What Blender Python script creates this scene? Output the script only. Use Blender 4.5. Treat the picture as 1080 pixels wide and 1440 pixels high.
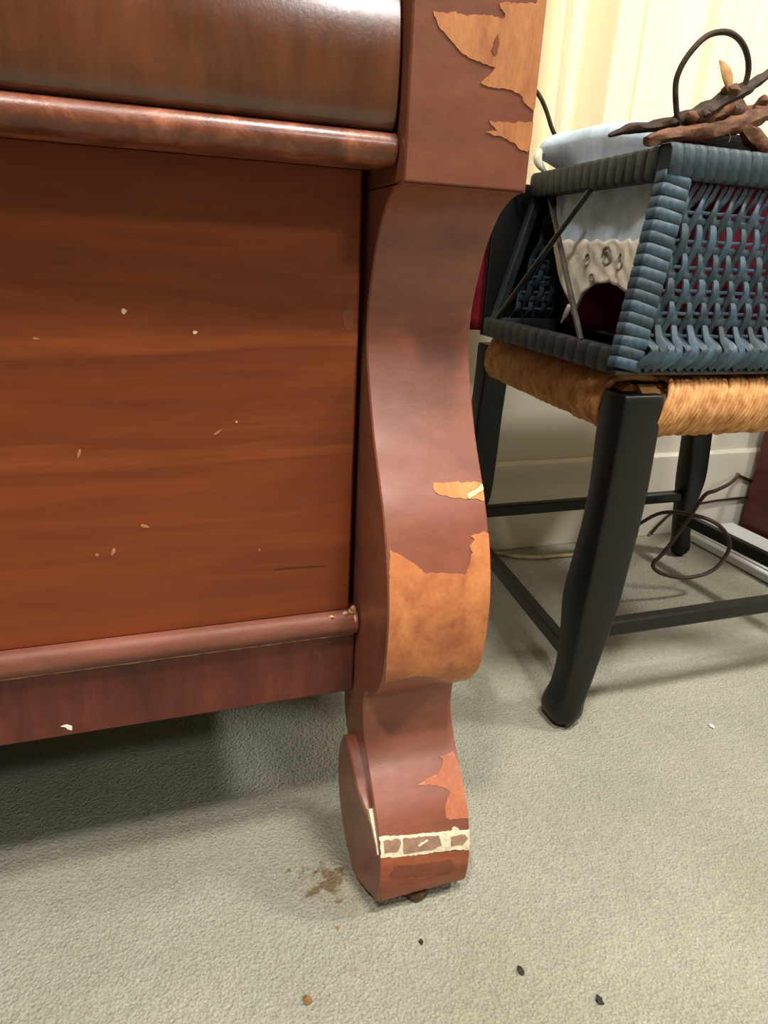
import bpy, bmesh, math, random
from mathutils import Vector, Matrix, noise
from mathutils.geometry import delaunay_2d_cdt
random.seed(7)
for o in list(bpy.data.objects): bpy.data.objects.remove(o)
SC = bpy.context.scene
COL = SC.collection

# ---------------------------------------------------------------- camera
cam_d = bpy.data.cameras.new('camera'); cam = bpy.data.objects.new('camera', cam_d); COL.objects.link(cam)
pitch, roll, yaw = math.radians(21.01), math.radians(2.886), math.radians(19.43)
F = Vector((math.sin(yaw)*math.cos(pitch), math.cos(yaw)*math.cos(pitch), -math.sin(pitch)))
r0 = Vector((math.cos(yaw), -math.sin(yaw), 0)); u0 = r0.cross(F)
RT = math.cos(roll)*r0 + math.sin(roll)*u0; UP = RT.cross(F)
cam.matrix_world = Matrix(((RT.x, UP.x, -F.x, 0), (RT.y, UP.y, -F.y, 0), (RT.z, UP.z, -F.z, .57), (0, 0, 0, 1)))
cam_d.sensor_fit = 'HORIZONTAL'; cam_d.sensor_width = 36; cam_d.lens = 36*950/1080; cam_d.clip_start = .02
SC.camera = cam

# ---------------------------------------------------------------- world, sun, lights, exposure
w = bpy.data.worlds.new('sky'); SC.world = w; w.use_nodes = True
bg = w.node_tree.nodes['Background']; bg.inputs[0].default_value = (1.0, .96, .86, 1); bg.inputs[1].default_value = .6
sd = bpy.data.lights.new('sun', 'SUN'); sd.energy = 3.2; sd.angle = .15; sd.color = (1, .93, .74)
sun = bpy.data.objects.new('sun', sd); COL.objects.link(sun)
sun.rotation_euler = Vector((-.85, -1, -.5)).to_track_quat('-Z', 'Y').to_euler()
def lamp(name, loc, size, watts, col=(1, .86, .68)):
    d = bpy.data.lights.new(name, 'AREA'); d.shape = 'DISK'; d.size = size; d.energy = watts; d.color = col
    o = bpy.data.objects.new(name, d); COL.objects.link(o); o.location = loc
    return o
LC = (1, .95, .88)
lamp('ceiling_lamp', (.40, -.02, 2.38), .28, 27, LC)
lamp('ceiling_lamp', (-.50, -.42, 2.38), .24, 25, LC)
lamp('ceiling_lamp', (.92, -1.80, 2.38), .40, 22, (1, .98, .96))
lamp('ceiling_lamp', (2.35, -.05, 2.38), .40, 46, (1, .96, .90))
SC.view_settings.view_transform = 'Standard'; SC.view_settings.look = 'None'
SC.view_settings.gamma = 1; SC.view_settings.use_curve_mapping = False
SC.view_settings.exposure = .72

# ---------------------------------------------------------------- materials
def lin(c):
    return tuple(((v/255)/12.92 if v/255 <= .04045 else ((v/255+.055)/1.055)**2.4) for v in c) + (1,)
class NT:
    def __init__(s, name):
        s.m = bpy.data.materials.new(name); s.m.use_nodes = True; s.t = s.m.node_tree
        s.b = s.t.nodes['Principled BSDF']; s.out = s.t.nodes['Material Output']
    def n(s, typ, **k):
        x = s.t.nodes.new(typ)
        for a, v in k.items():
            if a.startswith('i_'):
                key = a[2:]; x.inputs[int(key) if key.isdigit() else key.replace('_', ' ')].default_value = v
            else: setattr(x, a, v)
        return x
    def l(s, a, b): s.t.links.new(a, b)
    def coord(s, scale=(1, 1, 1), obj=True):
        tc = s.n('ShaderNodeTexCoord'); mp = s.n('ShaderNodeMapping'); mp.inputs['Scale'].default_value = scale
        s.l(tc.outputs['Object' if obj else 'Generated'], mp.inputs[0]); return mp.outputs[0]
    def noise(s, co, scale, detail=4, rough=.55, dist=0):
        x = s.n('ShaderNodeTexNoise'); x.inputs['Scale'].default_value = scale; x.inputs['Detail'].default_value = detail
        x.inputs['Roughness'].default_value = rough; x.inputs['Distortion'].default_value = dist; s.l(co, x.inputs['Vector']); return x.outputs['Fac']
    def ramp(s, fac, stops):
        r = s.n('ShaderNodeValToRGB'); e = r.color_ramp.elements
        while len(e) < len(stops): e.new(.5)
        for el, (p, c) in zip(e, stops): el.position = p; el.color = lin(c)
        s.l(fac, r.inputs[0]); return r.outputs[0]
    def mix(s, fac, a, b, mode='MIX'):
        x = s.n('ShaderNodeMix', data_type='RGBA', blend_type=mode)
        for i, v in ((0, fac), (6, a), (7, b)):
            if isinstance(v, (int, float)): x.inputs[i].default_value = v
            elif isinstance(v, tuple): x.inputs[i].default_value = v
            else: s.l(v, x.inputs[i])
        return x.outputs[2]
    def bump(s, h, strength=.3, dist=.001, nrm=None):
        b = s.n('ShaderNodeBump'); b.inputs['Strength'].default_value = strength; b.inputs['Distance'].default_value = dist
        s.l(h, b.inputs['Height'])
        if nrm: s.l(nrm, b.inputs['Normal'])
        s.l(b.outputs[0], s.b.inputs['Normal']); return b.outputs[0]
    def base(s, c):
        if isinstance(c, tuple): s.b.inputs['Base Color'].default_value = c
        else: s.l(c, s.b.inputs['Base Color'])
    def set(s, rough=None, **k):
        if rough is not None: s.b.inputs['Roughness'].default_value = rough
        for a, v in k.items(): s.b.inputs[a.replace('_', ' ')].default_value = v

def wood(name, stops, stretch, scale=9, rough=.35, spec=.5, fine=.35, bump=.15, coat=0, rvar=.12):
    """stained wood: streaks along the axis with the small stretch value"""
    t = NT(name); co = t.coord(stretch)
    a = t.noise(co, scale, 5, .6, .6); b = t.noise(co, scale*9, 3, .6)
    base = t.ramp(a, stops)
    t.base(t.mix(fine, base, t.ramp(b, [(.3, (70, 35, 18)), (.65, (255, 235, 215))]), 'MULTIPLY'))
    co2 = t.coord((1, 1, 1)); d = t.noise(co2, 60, 4, .6)
    mr = t.n('ShaderNodeMapRange'); mr.inputs[3].default_value = rough-rvar; mr.inputs[4].default_value = rough+rvar
    t.l(d, mr.inputs[0]); t.l(mr.outputs[0], t.b.inputs['Roughness'])
    t.set(Specular_IOR_Level=spec, Coat_Weight=coat, Coat_Roughness=.2)
    t.bump(t.mix(.5, b, t.noise(co2, 350, 3)), bump, .0006)
    return t.m
M = {}
M['panel'] = wood('mahogany_panel', [(.25, (96, 42, 18)), (.42, (130, 62, 27)), (.55, (114, 54, 23)), (.68, (146, 74, 34)), (.8, (118, 54, 22))], (.9, 1, 9), 2.0, .42, .35, .14, .08)
M['veneer'] = wood('aged_mahogany_veneer', [(.3, (110, 62, 47)), (.5, (132, 77, 58)), (.7, (146, 89, 70))], (.9, 2, 2), 7, .38, .5, .16, .25, .15)
M['veneer_post'] = wood('brown_mahogany_veneer', [(.3, (96, 53, 36)), (.5, (116, 66, 45)), (.7, (130, 77, 54))], (.9, 2, 2), 7, .42, .45, .16, .25, .1)
M['apron'] = wood('dark_mahogany_rail', [(.3, (78, 36, 28)), (.5, (98, 46, 34)), (.7, (116, 58, 42))], (5, 2, 1.2), 6, .45, .4, .25, .3)
M['drawer'] = wood('varnished_mahogany_drawer', [(.3, (72, 37, 17)), (.5, (94, 50, 24)), (.72, (114, 64, 33))], (5, 1, 1.1), 4, .25, .5, .2, .3, .8)
M['mould'] = wood('worn_mahogany_moulding', [(.3, (88, 44, 26)), (.5, (120, 66, 42)), (.68, (160, 98, 70))], (3, 3, 3), 16, .36, .5, .2, .5, .2)
M['mould_low'] = wood('dusty_mahogany_moulding', [(.3, (106, 62, 49)), (.5, (122, 73, 59)), (.7, (138, 87, 71))], (.8, 2, 3), 8, .55, .35, .15, .3)
M['bare_foot'] = wood('reddish_bare_foot_wood', [(.3, (158, 92, 64)), (.6, (180, 110, 78))], (1, 1, 1), 25, .5, .4, .2, .5)
M['carcass'] = wood('carcass_wood', [(.3, (60, 32, 20)), (.7, (92, 52, 34))], (3, 3, .6), 6, .6, .3)
M['bare'] = wood('bare_wood_under_veneer', [(.3, (160, 100, 62)), (.5, (182, 120, 76)), (.7, (196, 134, 86))], (2, 2, .5), 30, .5, .35, .2, .5)
M['bare_red'] = wood('reddish_bare_wood', [(.3, (158, 90, 56)), (.45, (180, 108, 68)), (.6, (200, 128, 78)), (.75, (212, 142, 86))], (1, 1, .8), 26, .46, .4, .2, .5)
M['bare_light'] = wood('pale_bare_wood', [(.3, (196, 122, 64)), (.5, (214, 140, 78)), (.7, (224, 154, 92))], (4, 2, .6), 30, .5, .35, .15, .5)
M['foot_low'] = wood('rubbed_foot_wood', [(.3, (128, 64, 40)), (.5, (150, 82, 54)), (.7, (164, 94, 62))], (1, 2, 3), 20, .45, .4, .2, .5)
M['foot_dark'] = wood('dark_foot_stain', [(.3, (114, 60, 40)), (.7, (134, 74, 50))], (1, 2, 3), 20, .42, .4, .2, .4)
def plain(name, c, rough=.6, spec=.4, var=.12, vs=40, bump=0, bs=300, bd=.0006, metal=0):
    t = NT(name); co = t.coord(); a = t.noise(co, vs, 4)
    lo = tuple(v*(1-var) for v in c); hi = tuple(min(255, v*(1+var)) for v in c)
    t.base(t.ramp(a, [(.3, lo), (.7, hi)])); t.set(rough, Specular_IOR_Level=spec, Metallic=metal)
    if bump: t.bump(t.noise(co, bs, 4), bump, bd)
    return t.m
M['dust'] = plain('dust_line', (150, 118, 100), .9, .1, .3, 150)
M['tape'] = plain('cream_tape_residue', (226, 212, 182), .6, .3, .1, 200, .3, 500)
M['tape_brown'] = plain('brown_tape_film', (150, 118, 98), .35, .5, .12, 150, .3, 500)
M['chip'] = plain('pale_splinter', (226, 200, 160), .7, .2, .1, 200)
M['chip_raw'] = plain('raw_wood_dust', (190, 150, 104), .8, .2, .25, 300, .6, 400, .001)
M['scuff'] = plain('pale_scuff', (172, 116, 78), .7, .2, .15, 300)
M['brass'] = plain('tarnished_brass', (92, 70, 40), .45, .5, .3, 200, .3, 400, metal=.8)
M['black'] = plain('black_painted_wood', (14, 15, 13), .42, .35, .2, 30, .12, 500, .0004)
M['reed'] = plain('blue_painted_reed', (48, 68, 80), .5, .4, .22, 90, .3, 600, .0005)
M['reed2'] = plain('slate_blue_painted_reed', (37, 52, 61), .52, .4, .25, 120, .3, 600, .0005)
M['reed_shaded'] = plain('shaded_blue_reed', (24, 31, 34), .5, .4, .2, 60, .2, 500)  # same blue reed with the shade of the basket sides and back painted in
M['iron'] = plain('dark_iron_wire', (58, 56, 52), .4, .5, .2, 60, .1, 300, metal=.4)
M['burg'] = plain('burgundy_cloth', (92, 19, 28), .9, .1, .2, 30, .6, 900, .0008)
M['blue'] = plain('pale_blue_denim', (196, 214, 230), .9, .1, .09, 35, .5, 900, .0006)
M['cream'] = plain('cream_embroidered_cotton', (232, 226, 208), .9, .1, .10, 60, .5, 500, .001)
M['thread'] = plain('grey_embroidery_thread', (160, 158, 146), .8, .2, .1, 100)
M['bark'] = wood('dry_bark', [(.3, (66, 44, 32)), (.5, (104, 72, 52)), (.7, (140, 100, 76))], (1, 3, 3), 40, .7, .2, .4, .8)
M['bark_dark'] = wood('dark_vine_bark', [(.3, (40, 30, 22)), (.55, (64, 48, 36)), (.75, (92, 70, 54))], (1, 3, 3), 40, .65, .25, .4, .8)
M['leaf'] = plain('dry_leaf', (176, 132, 84), .7, .2, .2, 80, .3, 200)
M['redbox'] = plain('dark_red_lacquer', (74, 16, 14), .35, .5, .15, 12, .05, 100)
M['white'] = plain('white_plastic', (216, 220, 222), .4, .4, .04, 10)
M['cordb'] = plain('brown_rubber_cord', (58, 40, 30), .5, .4, .15, 60)
M['cordc'] = plain('beige_cord', (178, 164, 132), .6, .3, .1, 60)
M['dirt'] = plain('dark_crumb', (46, 44, 36), .8, .2, .4, 500)
M['dirt2'] = plain('brown_crumb', (120, 88, 52), .8, .2, .3, 500)
M['lint'] = plain('white_lint', (236, 232, 222), .9, .1, .03, 100)
M['wall'] = plain('cream_wall_paint', (218, 212, 196), .85, .2, .02, 4, .06, 120, .001)
M['base'] = plain('baseboard_gloss_paint', (222, 217, 202), .45, .4, .02, 5)
M['ceil'] = plain('ceiling_paint', (236, 232, 222), .9, .1, .02, 3)
def mk_rush():
    t = NT('twisted_rush'); co = t.coord((1, 1, 1))
    a = t.noise(co, 60, 2); b = t.noise(co, 18, 3)
    c = t.ramp(a, [(.28, (168, 116, 66)), (.5, (204, 152, 98)), (.72, (226, 180, 126))])
    t.base(t.mix(.35, c, t.ramp(b, [(.3, (170, 120, 70)), (.7, (255, 240, 215))]), 'MULTIPLY'))
    t.set(.7, Specular_IOR_Level=.25); t.bump(t.noise(co, 500, 3), .5, .0008); return t.m
M['rush'] = mk_rush()
def mk_curtain(name, c):
    t = NT(name); co = t.coord((1, 1, 1)); a = t.noise(co, 500, 2)
    col = t.ramp(a, [(.3, tuple(v*.96 for v in c)), (.7, c)])
    d = t.n('ShaderNodeBsdfDiffuse'); tr = t.n('ShaderNodeBsdfTranslucent'); mx = t.n('ShaderNodeMixShader')
    t.l(col, d.inputs[0]); t.l(col, tr.inputs[0]); mx.inputs[0].default_value = .5
    t.l(d.outputs[0], mx.inputs[1]); t.l(tr.outputs[0], mx.inputs[2]); t.l(mx.outputs[0], t.out.inputs[0]); return t.m
M['curtain'] = mk_curtain('cream_curtain_cloth', (242, 233, 204))
def mk_glass():
    t = NT('window_glass'); tr = t.n('ShaderNodeBsdfTransparent'); g = t.n('ShaderNodeBsdfGlossy'); mx = t.n('ShaderNodeMixShader')
    g.inputs['Roughness'].default_value = .02; mx.inputs[0].default_value = .06
    t.l(tr.outputs[0], mx.inputs[1]); t.l(g.outputs[0], mx.inputs[2]); t.l(mx.outputs[0], t.out.inputs[0]); return t.m
M['glass'] = mk_glass()
def mk_carpet():
    t = NT('beige_carpet_pile'); co = t.coord((1, 1, 1))
    fine = t.noise(co, 520, 3, .7); mid = t.noise(co, 110, 4, .6); big = t.noise(co, 5, 4, .6)
    vo = t.n('ShaderNodeTexVoronoi'); vo.inputs['Scale'].default_value = 330; t.l(co, vo.inputs['Vector'])
    c = t.ramp(fine, [(.25, (132, 133, 123)), (.5, (158, 158, 146)), (.75, (184, 184, 172))])
    c = t.mix(.35, c, t.ramp(mid, [(.3, (200, 196, 184)), (.7, (255, 255, 250))]), 'MULTIPLY')
    c = t.mix(.5, c, t.ramp(big, [(.35, (214, 212, 194)), (.65, (255, 252, 244))]), 'MULTIPLY')
    # brown spill beside the dresser foot
    def spot(x, y, r, soft):
        mp = t.n('ShaderNodeMapping'); tc = t.n('ShaderNodeTexCoord'); t.l(tc.outputs['Object'], mp.inputs[0])
        mp.inputs['Location'].default_value = (-x, -y, 0)
        nz = t.n('ShaderNodeTexNoise'); nz.inputs['Scale'].default_value = 95; nz.inputs['Detail'].default_value = 4; t.l(tc.outputs['Object'], nz.inputs['Vector'])
        sub = t.n('ShaderNodeVectorMath', operation='MULTIPLY_ADD'); sub.inputs[1].default_value = (.08, .08, 0); t.l(nz.outputs['Color'], sub.inputs[0])
        add = t.n('ShaderNodeVectorMath', operation='ADD'); add.inputs[1].default_value = (-.04, -.04, 0); t.l(mp.outputs[0], sub.inputs[2]); t.l(sub.outputs[0], add.inputs[0])
        ln = t.n('ShaderNodeVectorMath', operation='LENGTH'); t.l(add.outputs[0], ln.inputs[0])
        mr = t.n('ShaderNodeMapRange'); mr.inputs[1].default_value = r; mr.inputs[2].default_value = r*soft; mr.inputs[3].default_value = 1; mr.inputs[4].default_value = 0
        t.l(ln.outputs['Value'], mr.inputs[0]); return mr.outputs[0]
    def scaled(v, k):
        m = t.n('ShaderNodeMath', operation='MULTIPLY'); m.inputs[1].default_value = k; t.l(v, m.inputs[0]); return m.outputs[0]
    c = t.mix(scaled(spot(.127, .468, .010, 1.9), .9), c, lin((88, 68, 44)))
    c = t.mix(scaled(spot(.105, .482, .003, 2.6), .7), c, lin((110, 88, 60)))
    c = t.mix(scaled(spot(.135, .46, .02, 2.2), .25), c, lin((136, 116, 92)))
    t.base(c); t.set(.95, Specular_IOR_Level=.1)
    h = t.mix(.5, fine, mid); t.bump(t.mix(.5, h, vo.outputs['Distance']), .9, .004); return t.m
M['carpet'] = mk_carpet()

# ---------------------------------------------------------------- mesh helpers
def obj(name, bm, mat, parent=None, smooth=40, bev=0, loc=None):
    if isinstance(bm, bpy.types.Mesh): me = bm
    else:
        bmesh.ops.recalc_face_normals(bm, faces=bm.faces[:])
        me = bpy.data.meshes.new(name); bm.to_mesh(me); bm.free()
        if mat: me.materials.append(M[mat] if isinstance(mat, str) else mat)
        if smooth:
            for p in me.polygons: p.use_smooth = True
            me.set_sharp_from_angle(angle=math.radians(smooth))
    o = bpy.data.objects.new(name, me); COL.objects.link(o)
    if parent: o.parent = parent; o.matrix_parent_inverse = Matrix.Translation(-abs_loc(parent))
    if loc is not None: o.location = loc
    if bev:
        b = o.modifiers.new('bevel', 'BEVEL'); b.width = bev; b.segments = 2; b.limit_method = 'ANGLE'; b.angle_limit = math.radians(40)
        b.harden_normals = False
    return o
def abs_loc(o):
    v = Vector(o.location)
    if o.parent: v = v + abs_loc(o.parent) - (abs_loc(o.parent) if True else 0)
    return v
def thing(name, label, cat, loc=(0, 0, 0), group=None):
    o = bpy.data.objects.new(name, None); COL.objects.link(o); o.location = loc; o.empty_display_size = .05
    return tag(o, label, cat, group)
def tag(o, label, cat, group=None):
    o['label'] = label; o['category'] = cat
    if group: o['group'] = group
    return o
def struct(o): o['kind'] = 'structure'; return o
def box(bm, x0, x1, y0, y1, z0, z1):
    v = [bm.verts.new((x, y, z)) for z in (z0, z1) for y in (y0, y1) for x in (x0, x1)]
    for f in ((0, 1, 3, 2), (4, 6, 7, 5), (0, 4, 5, 1), (2, 3, 7, 6), (0, 2, 6, 4), (1, 5, 7, 3)): bm.faces.new([v[i] for i in f])
    return bm
def boxbm(*a): return box(bmesh.new(), *a)
def cdt(pts):
    """triangles filling a 2D outline"""
    vs, _, fs, *_ = delaunay_2d_cdt([Vector(p) for p in pts], [], [list(range(len(pts)))], 1, 1e-7)
    return vs, fs
def extrude_x(pts, x0, x1, ch=0):
    """closed outline in (y, z) pushed along x, with a small chamfer ch at both ends"""
    if sum(a[0]*b[1]-b[0]*a[1] for a, b in zip(pts, pts[1:]+pts[:1])) < 0: pts = pts[::-1]
    bm = bmesh.new(); n = len(pts); ins = []
    for i in range(n):
        p, q, r = Vector(pts[i-1]), Vector(pts[i]), Vector(pts[(i+1) % n])
        e, f = (q-p), (r-q)
        m = Vector((-e.y, e.x)).normalized()+Vector((-f.y, f.x)).normalized()
        if m.length < 1e-6: m = Vector((-f.y, f.x))
        m.normalize(); ins.append((q.x+m.x*ch, q.y+m.y*ch))
    rings = []
    for x, P in (((x0, ins), (x0+ch, pts), (x1-ch, pts), (x1, ins)) if ch else ((x0, pts), (x1, pts))):
        rings.append([bm.verts.new((x, y, z)) for y, z in P])
    for A, B in zip(rings, rings[1:]):
        for i in range(n): bm.faces.new((A[i], A[(i+1) % n], B[(i+1) % n], B[i]))
    vs, fs = cdt(ins if ch else pts)
    for R in (rings[0], rings[-1]):
        for t in fs:
            if max(t) < n:
                try: bm.faces.new([R[i] for i in t])
                except ValueError: pass
    return bm
def catmull(P, sub=5, closed=False):
    P = [Vector(p) for p in P]; n = len(P); out = []
    for i in range(n if closed else n-1):
        g = (lambda k: P[k % n]) if closed else (lambda k: P[max(0, min(n-1, k))])
        p0, p1, p2, p3 = g(i-1), g(i), g(i+1), g(i+2)
        for s in range(sub):
            t = s/sub
            out.append(.5*((2*p1)+(p2-p0)*t+(2*p0-5*p1+4*p2-p3)*t*t+(3*p1-p0-3*p2+p3)*t*t*t))
    if not closed: out.append(P[-1])
    return out
def tube(bm, pts, rad, sides=8, closed=False, flat=1.0, flatdir=None, rough=0):
    """tube through pts; rad a number or list; flat squashes it along flatdir"""
    pts = [Vector(p) for p in pts]; n = len(pts); rings = []
    prev = None
    for i, p in enumerate(pts):
        a = pts[(i-1) % n] if (closed or i > 0) else p; b = pts[(i+1) % n] if (closed or i < n-1) else p
        t = (b-a).normalized() if (b-a).length > 1e-9 else Vector((0, 0, 1))
        if flatdir is not None: u = Vector(flatdir) - t*t.dot(Vector(flatdir))
        elif prev is None: u = t.orthogonal()
        else: u = prev - t*t.dot(prev)
        if u.length < 1e-6: u = t.orthogonal()
        u.normalize(); prev = u; v = t.cross(u)
        r = rad[i] if isinstance(rad, (list, tuple)) else rad
        ring = []
        for k in range(sides):
            an = 2*math.pi*k/sides
            rr = r*(1+rough*noise.noise(p*90+Vector((k*1.7, 0, 0)))) if rough else r
            ring.append(bm.verts.new(p+u*math.cos(an)*rr*flat+v*math.sin(an)*rr))
        rings.append(ring)
    for i in range(n if closed else n-1):
        A, B = rings[i], rings[(i+1) % n]
        for k in range(sides): bm.faces.new((A[k], A[(k+1) % sides], B[(k+1) % sides], B[k]))
    if not closed:
        bm.faces.new(rings[0]); bm.faces.new(rings[-1][::-1])
    return bm
def tubebm(*a, **k): return tube(bmesh.new(), *a, **k)
def loft(secs):
    """secs: list of rings (equal length lists of points)"""
    bm = bmesh.new(); R = [[bm.verts.new(p) for p in s] for s in secs]
    n = len(secs[0])
    for A, B in zip(R, R[1:]):
        for k in range(n): bm.faces.new((A[k], A[(k+1) % n], B[(k+1) % n], B[k]))
    bm.faces.new(R[0]); bm.faces.new(R[-1][::-1]); return bm
def blob(name, mat, c, r, parent=None, seed=0, amp=.35, sub=2):
    bm = bmesh.new(); bmesh.ops.create_icosphere(bm, subdivisions=sub, radius=1)
    for v in bm.verts:
        k = 1+amp*noise.noise(v.co*1.6+Vector((seed*3.1, seed, 0)))
        v.co = Vector((c[0]+v.co.x*r[0]*k, c[1]+v.co.y*r[1]*k, c[2]+v.co.z*r[2]*k))
    return obj(name, bm, mat, parent)

# ---------------------------------------------------------------- the room
WY = 1.155
RX0, RX1, RY0 = -4.2, 4.6, -5.6
bm = bmesh.new(); box(bm, RX0, RX1, RY0, WY+.1, -.05, 0); struct(obj('floor', bm, 'carpet', smooth=0))
struct(obj('ceiling', boxbm(RX0, RX1, RY0, WY+.1, 2.45, 2.5), 'ceil', smooth=0))
WX0, WX1, WZ0, WZ1 = .66, 2.4, .62, 2.1
bm = bmesh.new()
for a in ((RX0, WX0, 0, 2.45), (WX1, RX1, 0, 2.45), (WX0, WX1, 0, WZ0), (WX0, WX1, WZ1, 2.45)): box(bm, a[0], a[1], WY, WY+.1, a[2], a[3])
struct(obj('wall_back', bm, 'wall', smooth=0))
struct(obj('wall_left', boxbm(RX0-.1, RX0, RY0, WY+.1, 0, 2.45), 'wall', smooth=0))
struct(obj('wall_right', boxbm(RX1, RX1+.1, RY0, WY+.1, 0, 2.45), 'wall', smooth=0))
struct(obj('wall_front', boxbm(RX0, RX1, RY0-.1, RY0, 0, 2.45), 'wall', smooth=0))
bb = [(WY, 0), (WY, .19), (WY-.006, .19), (WY-.013, .184), (WY-.014, .174), (WY-.014, 0)]
struct(obj('baseboard_back', extrude_x(bb, RX0, RX1), 'base', bev=.001))
win = struct(bpy.data.objects.new('window_1', None)); COL.objects.link(win); win.location = ((WX0+WX1)/2, WY+.05, WZ0)
bm = bmesh.new()
for a in ((WX0, WX0+.05, WZ0, WZ1), (WX1-.05, WX1, WZ0, WZ1), (WX0+.05, WX1-.05, WZ0, WZ0+.05), (WX0+.05, WX1-.05, WZ1-.05, WZ1)): box(bm, a[0], a[1], WY+.03, WY+.07, a[2], a[3])
obj('window_frame', bm, 'base', win, smooth=0)
mx = (WX0+WX1)/2
obj('mullion', boxbm(mx-.02, mx+.02, WY+.03, WY+.07, WZ0+.05, WZ1-.05), 'base', win, smooth=0)
for a, b in ((WX0+.05, mx-.02), (mx+.02, WX1-.05)): obj('pane', boxbm(a, b, WY+.048, WY+.052, WZ0+.05, WZ1-.05), 'glass', win, smooth=0)

# curtains: two gathered panels hanging in front of the wall and window
def curtain(label, folds, y, z0, z1, n=260):
    """folds: list of (x, depth) control points across the panel"""
    P = catmull([(x, y+d, 0) for x, d in folds], max(4, n//len(folds)))
    bm = bmesh.new(); rows = []
    for k in range(15):
        z = z0+(z1-z0)*k/14
        rows.append([bm.verts.new((p.x+.004*math.sin(z*4+p.x*30), p.y+.006*math.sin(z*2.3+p.x*17), z)) for p in P])
    for A, B in zip(rows, rows[1:]):
        for i in range(len(A)-1): bm.faces.new((A[i], A[i+1], B[i+1], B[i]))
    o = obj('curtain', bm, 'curtain', smooth=180); return tag(o, label, 'curtain', 'cream window curtains')
curtain('cream curtain panel at left hanging in soft folds behind the dresser post',
        [(.34, .02), (.41, -.02), (.47, .025), (.53, -.024), (.575, .022), (.612, -.022), (.648, .020), (.680, .004), (.703, -.020), (.711, .010)], 1.060, .475, 2.25)
curtain('bright sunlit cream curtain panel hanging behind the blue basket',
        [(.715, .012), (.735, -.012), (.77, -.006), (.80, .006), (.826, .028), (.845, .004), (.865, -.022), (.90, -.026), (.925, -.018), (.934, .016), (.955, -.016), (.985, .01), (1.01, -.012), (1.05, .02), (1.09, -.018), (1.14, .02), (1.19, -.02), (1.25, .02), (1.31, -.02), (1.38, .02), (1.46, -.02), (1.55, .02), (1.65, -.02), (1.76, .02), (1.88, -.02), (2.0, .02), (2.1, -.02)], 1.119, .475, 2.25, 420)

# ---------------------------------------------------------------- the dresser
XL, XR, DXL = .160, .248, -.86           # right leg inner and outer face, dresser left end
dresser = thing('dresser', 'antique mahogany dresser with S-scroll front leg and peeling veneer', 'dresser', ((DXL+XR)/2, .70, 0))
CP = [(.448,.612),(.458,.6108),(.470,.6065),(.484,.597),(.498,.578),(.507,.556),(.513,.537),(.515,.517),(.512,.495),(.500,.462),(.4845,.43),(.467,.402),(.452,.375),(.44,.345),(.433,.315),(.4315,.29),(.433,.267),(.437,.244),(.446,.227),(.460,.213),(.477,.204),(.483,.19),(.481,.166),(.469,.142),(.452,.122),(.434,.101),(.424,.085),(.418,.064),(.416,.04),(.419,.018),(.427,.008)]
front = [(p.x, p.y) for p in catmull([(a, b, 0) for a, b in CP], 4)]
def prof(z):
    if z >= .612: return .448
    for (y0, z0), (y1, z1) in zip(front, front[1:]):
        if z1 <= z <= z0: return y0+(y1-y0)*(z0-z)/max(1e-9, z0-z1)
    return front[-1][0]
back = [(p.x, p.y) for p in catmull([(.436, .006, 0), (.450, .03, 0), (.466, .066, 0), (.480, .083, 0), (.502, .1, 0), (.528, .116, 0), (.543, .140, 0), (.548, .165, 0)], 4)]
leg_outline = front + back + [(.548, .612)]
disc = [(p.x, p.y) for p in catmull([(.500, .1365, 0), (.474, .121, 0), (.456, .108, 0), (.442, .094, 0), (.431, .084, 0), (.4235, .070, 0), (.4205, .045, 0), (.4225, .02, 0), (.432, .0095, 0), (.456, .008, 0), (.488, .018, 0), (.514, .042, 0), (.5265, .08, 0), (.523, .11, 0), (.513, .131, 0)], 3, True)]
def make_leg(x0, x1, inner):
    leg = obj('leg', extrude_x(leg_outline, x0, x1, .0012), 'veneer', dresser, smooth=25)
    bm = extrude_x(disc, x0, x1, .0015)
    for v in bm.verts:                                   # the curled toe swells towards the inside
        k = min(1, max(0, (v.co.y-.43)/.03))
        if inner < 0 and v.co.x < x0+.01: v.co.x -= .0095*k+.0005
        elif inner < 0: v.co.x -= .001
        if inner > 0 and v.co.x > x1-.01: v.co.x += .0095*k+.0005
        elif inner > 0: v.co.x += .001
    obj('foot_scroll', bm, 'veneer', leg, smooth=25)
    cx = (x0+x1)/2
    c = bmesh.new(); tube(c, [(cx-.002, .428, .0005), (cx-.002, .428, .012)], [.0085, .011], 10); tube(c, [(cx-.014, .434, .0095), (cx+.010, .434, .0095)], .0095, 12)
    obj('caster', c, 'brass', leg)
    post = obj('post', boxbm(x0, x1, .448, .548, .6122, .86), 'veneer_post', dresser, bev=.0015)
    return leg, post
leg, post = make_leg(XL, XR, -1)
make_leg(DXL, DXL+(XR-XL), 1)

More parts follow.
